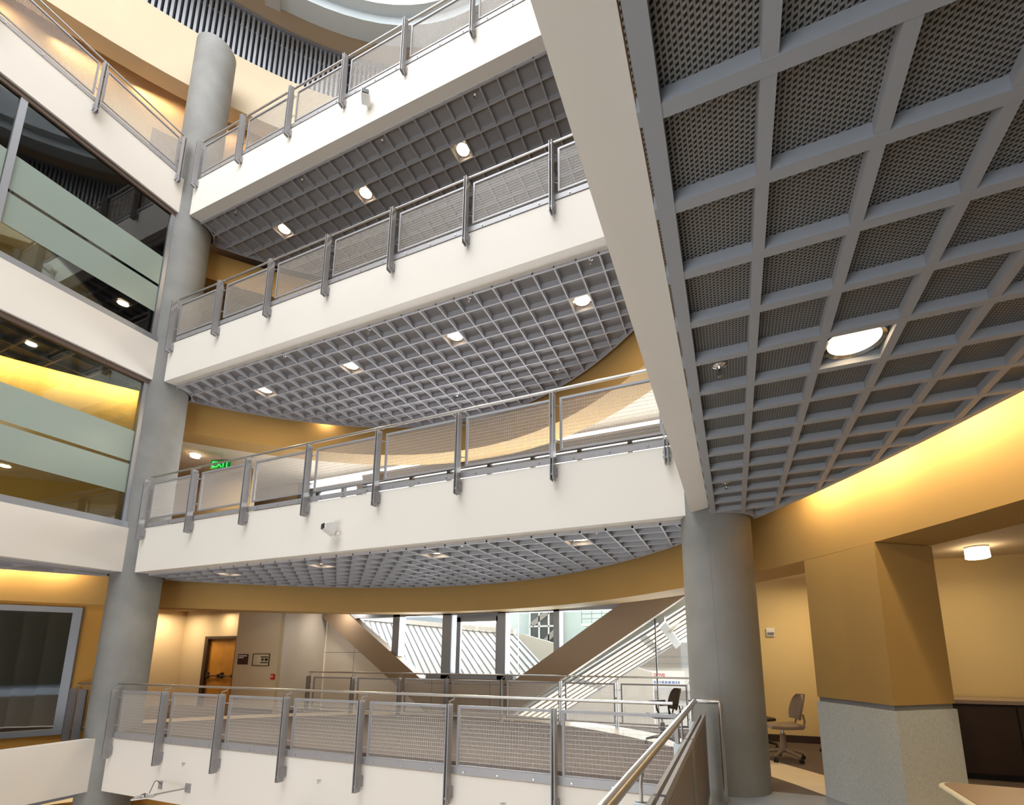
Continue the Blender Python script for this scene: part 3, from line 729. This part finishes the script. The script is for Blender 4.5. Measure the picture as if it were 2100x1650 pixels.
# table at the lower right corner
tb = empty('table', (1.97, 3.47, zc_), label='rounded beige table with a cream edge beside the viewpoint', cat='table')
P = []
W2, D2, R2 = .82, .42, .36
for cx2, cy2, a0 in ((W2-R2, D2-.06, 0), (-W2+.12, D2-.06, pi/2), (-W2+R2, -D2+R2, pi), (W2-R2, -D2+R2, 1.5*pi)):
    rr = .06 if cy2 > 0 and cx2 < 0 else (.06 if cy2 > 0 else R2)
    if cx2 < 0 and cy2 > 0: cx2 = -W2+rr
    if cx2 > 0 and cy2 > 0: cx2 = W2-rr
    for k in range(9): a = a0+pi/2*k/8; P.append((cx2+rr*cos(a), cy2+rr*sin(a)))
MB().prism(grow(P, -.012), 'z', .71, .745).build('tabletop', M['tabletop'], tb)
MB().tube([(*p, .725) for p in P]+[(*P[0], .725)], .019, 10, False).build('edge_band', M['tableedge'], tb, smooth=True)
for x in (-.5, .5):
    lg = MB().tube([(x, 0, .71), (x, 0, .05)], .03, 14).build('leg', M['steel'], tb, smooth=True)
    MB().box(x-.04, x+.04, -.3, .3, 0, .05).build('foot', M['steel'], lg, bevel=.01)

# ---------------------------------------------------------------- ground gallery back walls, door and signs
struct(MB().box(-13.04, -11.45, 9.38, 9.5, zc_, 3.02).build('wall_back', M['cream']))
struct(MB().prism([(-11.45, 9.5), (-12.12, 11.6), (-12.22, 11.6), (-11.55, 9.5)], 'z', -1.0, 3.02).build('wall_side', M['whitepanel']))
struct(MB().box(-13.12, -13.04, 9.38, 9.98, zc_, 3.02).build('wall_side', M['cream']))
struct(MB().box(-13.75, -13.04, 9.9, 10.0, zc_, 3.02).build('wall_back', M['cream']))
struct(MB().box(-15.2, -13.75, 9.9, 10.0, 2.2, 3.02).build('wall_back', M['cream']))
struct(MB().box(-16.3, -15.2, 9.9, 10.0, zc_, 3.02).build('wall_back', M['cream']))
struct(MB().box(-16.4, -16.3, 8.9, 10.0, zc_, 3.02).build('wall_side', M['cream']))
struct(MB().box(-19, -16.3, 8.9, 9.0, zc_, 3.02).build('wall_back', M['yellow']))
struct(MB().box(-13.0, -11.45, 9.365, 9.38, zc_, zc_+.1).build('baseboard_back', M['darkwood']))
d = bpy.data.objects.new('door_1', None); C.objects.link(d); struct(d, 'double wooden door with a dark frame and a push bar')
f = MB(); f.box(-15.2, -15.06, 9.86, 10.02, zc_, 2.2); f.box(-13.82, -13.75, 9.86, 10.02, zc_, 2.2); f.box(-15.06, -13.82, 9.86, 10.02, 2.12, 2.2)
f.build('door_frame', M['darkwood'], d)
for a, b2 in ((-15.06, -14.445), (-14.435, -13.82)):
    lf = MB().box(a, b2, 9.95, 9.99, zc_+.01, 2.12).build('door_leaf', M['wood'], d)
    pb = MB().tube([(a+.06, 9.90, 1.02), (b2-.04, 9.90, 1.02)], .022, 8); pb.box(a+.04, a+.12, 9.89, 9.95, .95, 1.12); pb.box(b2-.1, b2-.03, 9.89, 9.95, .97, 1.07)
    pb.build('push_bar', M['darkwood'], lf)
sg = empty('room_sign', (-12.76, 9.375, 1.52), label='dark maroon room sign beside the door', cat='sign')
MB().box(-.20, .20, -.012, 0, -.14, .14).build('plate', mat('maroon_plate', (52, 20, 22), .4), sg)
for z, x0, x1 in ((.095, -.17, .15), (.045, -.17, .03)):
    q = MB(); x = x0
    while x < x1: wv = random.uniform(.015, .035); q.box(x, min(x+wv, x1), -.015, -.012, z-.014, z+.014); x += wv+.008
    q.build('lettering', M['white'], sg)
sg = empty('evacuation_plan', (-12.05, 9.375, 1.51), label='framed evacuation plan with a dark building map, between sign and alarm', cat='sign')
q = MB()
for a in ((-.32, .32, -.165, -.145), (-.32, .32, .145, .165), (-.32, -.30, -.145, .145), (.30, .32, -.145, .145)): q.box(a[0], a[1], -.02, 0, a[2], a[3])
q.build('frame', M['darkwood'], sg)
MB().box(-.30, .30, -.008, -.002, -.145, .145).build('sheet', mat('cream_paper', (206, 190, 160), .7), sg)
q = MB(); q.box(-.02, .27, -.011, -.008, .06, .09); q.box(-.02, .27, -.011, -.008, -.09, -.06); q.box(.02, .10, -.011, -.008, -.03, .04); q.box(.14, .26, -.011, -.008, -.03, .04); q.build('building_map', M['black'], sg)
q = MB()
for k in range(7): q.box(-.26, -.26+.06+.12*random.random(), -.010, -.008, .10-.035*k, .108-.035*k)
q.build('lettering', M['steel'], sg)
fa = empty('fire_alarm_pull', (-11.53, 9.375, 1.065), label='red fire alarm pull station low on the cream wall', cat='fire alarm')
MB().box(-.06, .06, -.04, 0, -.075, .075).build('housing', M['red'], fa, bevel=.005)
MB().prism([(-.035, .03), (.035, .03), (.0, -.02)], 'y', -.048, -.04).build('pull_handle', M['white'], fa)
# panelled wall, V-shaped brace, glazing
struct(MB().prism([(-12.14, -1.0), (-12.14, 3.02), (-11.6, 3.02), (-8.0, .4), (-6.9, -.6), (-6.9, -1.0)], 'y', 11.62, 11.72).build('wall_back', M['tilewall']))
VY = 11.30
vb = empty('v_brace', (-6.6, VY, 0), label='large V-shaped taupe brace framing the back windows', cat='brace')
VP = [(-11.98, 3.0), (-11.16, 3.0), (-8.23, .993), (-5.32, .993), (-2.29, 3.0), (-0.95, 3.0), (-5.65, 0.0), (-6.45, -.67), (-7.0, -.67), (-7.65, -.15)]
def vpart(nm, pts):
    o = MB().prism(pts, 'y', VY, VY+.28).build(nm, M['bronze'], vb); o.location = (6.6, -VY, 0)
vpart('brace_leg', [VP[0], VP[1], VP[2], VP[9], (-11.98, 2.77)])
vpart('brace_leg', [VP[4], VP[5], VP[6], VP[3]])
vpart('sill_panel', [VP[2], VP[3], VP[6], VP[7], VP[8], VP[9]])
for x in (-7.83, -7.42, -6.02, -5.70): MB().box(x-.008, x+.008, VY-.008, VY, .1, .98).build('panel_joint', M['darkvoid'], vb).location = (6.6, -VY, 0)
MB().box(-8.05, -5.4, VY-.008, VY, .86, .88).build('panel_joint', M['darkvoid'], vb).location = (6.6, -VY, 0)
wn = bpy.data.objects.new('window_4', None); C.objects.link(wn); struct(wn, 'tall window behind the V-shaped brace')
f = MB()
for a, b2, z0 in ((-9.33, -9.09, 1.6), (-7.61, -7.31, .99), (-5.87, -5.63, .99), (-4.27, -4.11, 1.6)): f.box(a, b2, VY+.08, VY+.36, z0, 2.80)
f.box(-11.2, -2.1, VY+.08, VY+.34, 2.734, 2.885); f.box(-8.1, -5.4, VY+.08, VY+.3, .993, 1.10)
f.box(-7.22, -7.09, VY+.2, VY+.28, 1.1, 2.67); f.box(-5.98, -5.87, VY+.2, VY+.28, 1.1, 2.67); f.box(-7.22, -5.87, VY+.2, VY+.28, 2.54, 2.73)
f.build('window_frame', M['aluminium'], wn)
MB().tube([(-7.48, VY+.45, -1), (-7.48, VY+.45, 3.0)], .08, 16).build('round_mullion', M['aluminium'], wn, smooth=True)
MB().prism([(-11.1, 3.0), (-8.23, .993), (-5.32, .993), (-2.3, 3.0)], 'y', VY+.32, VY+.326).build('pane', M['glassblue'], wn)
struct(MB().box(-18, 7, 11.30, 11.95, 3.02, 3.1).build('ceiling', M['offceil']))
struct(MB().box(-18, 7, 11.7, 11.95, 3.05, 4.2).build('wall_back', M['cream']))
struct(MB().box(-4.4, 1.0, 11.7, 12.3, -1.2, -.05).build('floor', M['carpet']))
struct(MB().box(-18, 8, 10.45, 11.7, -1.3, -1.0).build('floor', M['carpet']))
# glazing right of the brace
wn = bpy.data.objects.new('window_5', None); C.objects.link(wn); struct(wn, 'glass wall beside the thick column')
MB().box(-1.77, -1.745, 11.68, 11.74, -1, 3.0).build('window_frame', M['black'], wn)
MB().box(-5.4, .9, 11.70, 11.71, -1, 3.0).build('pane', M['glassblue'], wn)
struct(MB().box(.9, 7, 10.9, 11.1, -1, 3.02).build('wall_back', M['cream']))
dr = bpy.data.objects.new('door_2', None); C.objects.link(dr); struct(dr, 'grey flush door in the drum wall above the window gallery')
arc_wall(MB(), th_at_y(5.85, -1), th_at_y(5.15, -1), 1.33, 1.39, FL[3], 16.3, 3).build('door_leaf', mat('grey_door_paint', (150, 140, 130), .6), dr)

# ---------------------------------------------------------------- second storey back: windows, exit sign, lamp
z1 = FL[1]
struct(MB().box(-19, -13.6, 11.3, 11.5, z1, 7.45).build('wall_back', M['cream']))
struct(MB().box(-18.9, -13.8, 9.8, 9.95, z1, 7.45).build('wall_back', M['cream']))
wn = bpy.data.objects.new('window_6', None); C.objects.link(wn); struct(wn, 'long second storey window band behind the railing')
f = MB()
f.box(-13.6, 7, 11.3, 11.5, 7.08, 7.18); f.box(-13.6, -13.2, 11.3, 11.5, z1, 7.45); f.box(-11.0, -10.75, 11.3, 11.5, z1, 7.1)
f.box(-10.75, 7, 11.3, 11.55, 6.92-.0, 6.95)
for k in range(16): x = -13.0+1.35*k; f.box(x, x+.12, 11.3, 11.42, z1, 7.1)
f.build('window_frame', M['aluminium'], wn)
M['louvgrey'] = mat('grey_brown_louvres', (150, 142, 136), .6)
q = MB()
for k in range(7): q.box(-10.7, 7, 11.2, 11.3, 6.99+.03*k, 7.008+.03*k)
q.box(-10.7, 7, 11.18, 11.28, 7.2, 7.28); q.build('blind_slats', M['louvgrey'], wn)
MB().box(-13.5, 7, 11.44, 11.45, z1, 7.1).build('pane', M['glassblue'], wn)
ex = empty('exit_sign', (-13.75, 8.75, 7.20), 0.35, label='green glowing exit sign hanging from the second storey ceiling', cat='sign')
MB().box(-.30, .30, -.006, .006, -.17, .10).build('plate', M['greendark'], ex)
text_mesh('lettering', 'EXIT', .26, M['green'], ex, (0, -.012, -.035), (pi/2, 0, 0))
MB().box(-.32, .32, -.02, .02, .10, .13).build('housing', M['steel_lt'], ex)
MB().tube([(0, 0, .13), (0, 0, .25)], .012, 8).build('stem', M['steel_lt'], ex)
lp = empty('ceiling_lamp', (-14.35, 8.38, 7.45), label='glowing round lamp on the second storey ceiling by the tall column', cat='lamp')
MB().lathe([(.15, 0), (.15, -.02)], (0, 0, 0), 32).build('ceiling_plate', M['white'], lp)
MB().lathe([(.13, -.02), (.12, -.10), (.0001, -.12)], (0, 0, 0), 32).build('lamp_shade', M['lampshade'], lp, smooth=True)
area('room_lamp', (-14.35, 8.4, 7.25), (0, 0, -1), .25, .25, 40, WARM, 'DISK')
area('room_lamp', (-15.7, 9.1, 2.9), (0, 0, -1), .25, .25, 34, WARM, 'DISK')
area('room_lamp', (-14.2, 9.5, 2.9), (0, 0, -1), .2, .2, 12, WARM, 'DISK')
area('room_lamp', (-10.9, 10.9, 2.95), (-.2, .3, -1), .3, .3, 11, (1, .93, .84), 'DISK')  # added lamp without a fitting, brightens the pale walls beside the brace

# ---------------------------------------------------------------- things on the fascias
def camera_box(loc, rz, label, s=1.0):
    e = empty('security_camera', loc, rz, label=label, cat='camera', group='security cameras on the far edge bands')
    MB().prism([(-.10, .06), (.06, .10), (.11, .03), (.06, -.09), (-.10, -.02)], 'x', -.065, .065).build('housing', M['white'], e, bevel=.012)
    MB().box(-.05, .05, -.115, -.10, -.012, .052).build('lens_window', M['black'], e); e.scale = (1.3, 1.0, 1.35)
    MB().tube([(0, .04, -.04), (.03, .12, -.06), (.05, .15, -.05)], .02, 8).build('mount', M['white'], e, smooth=True)
camera_box((-6.28, 5.90, 3.76), radians(-25), 'white security camera with a black window on the second gallery edge')
camera_box((-6.26, 5.92, 12.84), radians(35), 'pale security camera tilted down on the topmost gallery edge')
def picture_light(x, z, label, tilt=0):
    e = empty('wall_spotlight', (x, YF, z), label=label, cat='spotlight', group='bracketed spotlights on the lowest gallery edge')
    MB().box(-.07, .07, -.014, 0, -.075, .075).build('wall_plate', M['steel'], e)
    MB().box(-.82, -.72, -.014, 0, -.09, .05).build('junction_plate', M['steel'], e)
    MB().tube([(0, -.015, 0), (-.15, -.28, -.02), (-.22, -.42, -.03)], .014, 8).build('arm', M['steel_lt'], e, smooth=True)
    h = MB(); h.hexa([(-.22, -.36, -.05), (-.10, -.52, -.05), (-.42, -.66, -.09), (-.56, -.48, -.09), (-.22, -.36, -.03), (-.10, -.52, -.03), (-.42, -.66, -.06), (-.56, -.48, -.06)])
    h.build('lamp_head', M['steel_lt'], e, bevel=.006)
    MB().lathe([(.06, 0), (.055, .03), (.0001, .055)], (-.34, -.50, -.045), 16).build('heat_sink', M['chrome'], e, smooth=True)
    pts = [(-.74, -.015, .0), (-.66, -.1, .05), (-.55, -.2, .12), (-.45, -.3, .14), (-.36, -.38, .08), (-.32, -.44, -.01)]
    MB().tube(pts, .006, 6).build('cable', M['black'], e, smooth=True)
picture_light(-9.30, -.70, 'bracketed spotlight on the lowest gallery edge below the leftmost railing posts')
picture_light(-5.95, -.80, 'bracketed spotlight at the bottom edge below the middle railing posts')
for k, x in enumerate((-9.49, -6.23, -3.0)):
    e = empty('wall_hook', (x, YF, -.29), label=['small hook on the lowest gallery edge above the first spotlight', 'small hook on the lowest gallery edge above the second spotlight', 'small hook on the lowest gallery edge nearest the thick column'][k], cat='hook', group='small hooks on the lowest gallery edge')
    MB().tube([(0, 0, 0), (0, -.03, 0), (0, -.03, -.05)], .005, 6).build('hook', M['steel'], e); MB().tube([(-.04, -.012, 0), (.04, -.012, 0)], .005, 6).build('crossbar', M['steel'], e)

# ---------------------------------------------------------------- outside, beyond the back glazing
def out(name, mb, m, label, cat, parent=None, **k): return tag(mb.build(name, m, parent), label, cat, **k)
rf = empty('metal_roof', (-10, 18, 1.5), label='white standing seam metal roof outside the back windows', cat='roof')
A, B_, D_, E_ = Vector((-18.5, 20, 3.45)), Vector((-9.4, 20, 2.54)), Vector((-4.9, 15, 1.48)), Vector((-14.0, 15, .2))
E_ = Vector((-12.8, 15, .72)); D_ = Vector((-5.0, 15, .30)); off = Vector((10, -18, -1.5))
def R_(u, v): return (A.lerp(B_, u)).lerp(E_.lerp(D_, u), v)
q = MB(); q.hexa([R_(0, 1)-Vector((0, 0, .1)), R_(1, 1)-Vector((0, 0, .1)), R_(1, 0)-Vector((0, 0, .1)), R_(0, 0)-Vector((0, 0, .1)), R_(0, 1), R_(1, 1), R_(1, 0), R_(0, 0)])
q.build('roof_sheet', M['roofmetal'], rf).location = off
q = MB()
for k in range(26): u = (k+.5)/26; q.bar(R_(u, 0)+Vector((0, 0, .04)), R_(u, 1)+Vector((0, 0, .04)), .035, .05)
q.build('roof_seams', M['roofseam'], rf).location = off
MB().bar(R_(0, 0)+Vector((0, 0, .12)), R_(1.0, 0)+Vector((0, 0, .12)), .3, .22).build('ridge_cap', M['roofmetal'], rf).location = off
tri = MB().prism([(-9.4, 2.54), (-9.0, 2.54), (-3.2, .9), (-3.2, -3), (-13, -3), (-13, .6)], 'y', 20.1, 20.3)
struct(tri.build('wall_outside', M['outwhite']))
struct(MB().box(-30, 10, 12.5, 60, -3.2, -3.0).build('ground', M['asphalt']))
fr = empty('felt_roof', (-22, 26, 3), label='flat blue-grey roof behind the metal roof', cat='roof')
MB().box(-10, 4, -3, 3, -1.0, 1.0).build('roof_deck', M['asphalt'], fr)
tw = empty('teal_building', (-10, 30, 0), label='pale teal building with a glazed stair tower and a balcony', cat='building')
MB().box(-5.5, 12, .5, 6, -3, 4.9).build('wall', M['teal'], tw)
st = MB().box(-3.0, -.9, .2, .5, -3, 6.5).build('stair_glazing', M['wglass_dark'], tw)
q = MB()
for x in (-3.05, -2.35, -1.65, -.9): q.box(x-.05, x+.05, .1, .2, -3, 6.5)
for z in (-1, 1.3, 3.5, 5.6): q.box(-3.05, -.9, .1, .2, z-.05, z+.05)
q.build('white_mullions', M['outwhite'], st)
q = MB(); q.bar((-2.9, .15, 1.6), (-1.0, .15, 3.3), .1, .35); q.bar((-2.9, .15, 1.3), (-1.0, .15, .2), .1, .35); q.bar((-2.9, .15, 3.6), (-1.0, .15, 5.0), .1, .35); q.build('stair_flight', M['louvgrey'], st)
MB().box(1.2, 6, -1.6, .5, 3.35, 3.5).build('balcony_slab', M['outwhite'], tw)
q = MB()
for z in (3.8, 4.1, 4.45): q.tube([(1.2, -1.5, z), (6, -1.5, z)], .025, 6)
for k in range(8): q.tube([(1.2+.65*k, -1.5, 3.5), (1.2+.65*k, -1.5, 4.45)], .025, 6)
q.build('balcony_rail', M['steel'], tw)
MB().box(2.4, 6, .44, .5, 1.2, 3.1).build('dark_opening', M['wglass_dark'], tw)
ac = empty('vent_box', (-12.2, 24, 2.0), label='small grey vent box on the roof outside', cat='vent')
MB().box(-.45, .45, -.3, .3, -5, 1.1).build('casing', M['louvgrey'], ac); MB().box(-.5, .5, -.35, .35, 1.1, 1.25).build('lid', M['outwhite'], ac)
# inclined soffit with light tubes beyond the glass wall
cnp = empty('stair_canopy', (-3, 13, 1.5), label='inclined pale soffit with rows of linear lights beyond the glass wall', cat='canopy')
def CP(s_, y, dz=0): return Vector((-6.55+s_*.857*7.6, y, -.39+s_*.857*4.56+dz-.143*(y-11.2)))-Vector((-3, 13, 1.5))
q = MB(); q.hexa([CP(0, 11.9), CP(0, 15.3), CP(1.1, 15.3), CP(1.1, 11.9), CP(0, 11.9, .22), CP(0, 15.3, .22), CP(1.1, 15.3, .22), CP(1.1, 11.9, .22)]); q.build('soffit', M['outwhite'], cnp)
q = MB()
for k in range(7): q.bar(CP(0, 12.15+.47*k, -.012), CP(1.08, 12.15+.47*k, -.012), .03, .024)
q.build('shadow_gap', M['louvgrey'], cnp)
for k in range(6):
    for (a, b2) in ((.02, .38), (.41, .66), (.69, 1.02)): MB().bar(CP(a, 12.36+.47*k, -.03), CP(b2, 12.36+.47*k, -.03), .06, .03).build('light_tube', M['tube'], cnp)
q = MB().hexa([CP(.745, 11.85, -.12), CP(.745, 15.4, -.12), CP(.768, 15.4, -.07), CP(.768, 11.85, -.07), CP(.745, 11.85, .0), CP(.745, 15.4, .0), CP(.768, 15.4, .05), CP(.768, 11.85, .05)]); q.build('cross_beam', M['outwhite'], cnp)
MB().tube([CP(.76, 13.0, -.1), CP(1.05, 13.0, .9)], .06, 10).build('diagonal_strut', M['outwhite'], cnp)
ob = empty('white_building', (-2, 24, 0), label='white building with window bands beyond the glass wall', cat='building')
MB().box(-5, 8, 1.2, 5, -3, 2.4).build('wall', M['outwhite'], ob)
q = MB(); q.box(-2.6, 8, 1.05, 1.2, 1.55, 2.2); q.box(-4.2, 8, 1.05, 1.2, .98, 1.12); q.box(-3.9, 8, 1.05, 1.2, 1.22, 1.45)
for x in (-4.3, -2.9, -1.1): q.box(x, x+1.15, 1.05, 1.2, -.62, -.18)
q.build('window_band', M['louvgrey'], ob)
bn = empty('banner', (-3.85, 24.8, .42), label='white banner with red and blue lettering on the building beyond the glass', cat='banner')
MB().box(-1.45, 1.45, -.02, .02, -.42, .38).build('sheet', M['outwhite'], bn)
text_mesh('heading', 'Welcome', .34, M['redtext'], bn, (-.15, -.03, .20), (pi/2, 0, 0))
q = MB(); x = -1.3
while x < 1.25: wv = random.uniform(.04, .14); q.box(x, x+wv, -.03, -.02, -.24, -.12); x += wv+.05
q.build('small_lettering', M['bluetext'], bn)
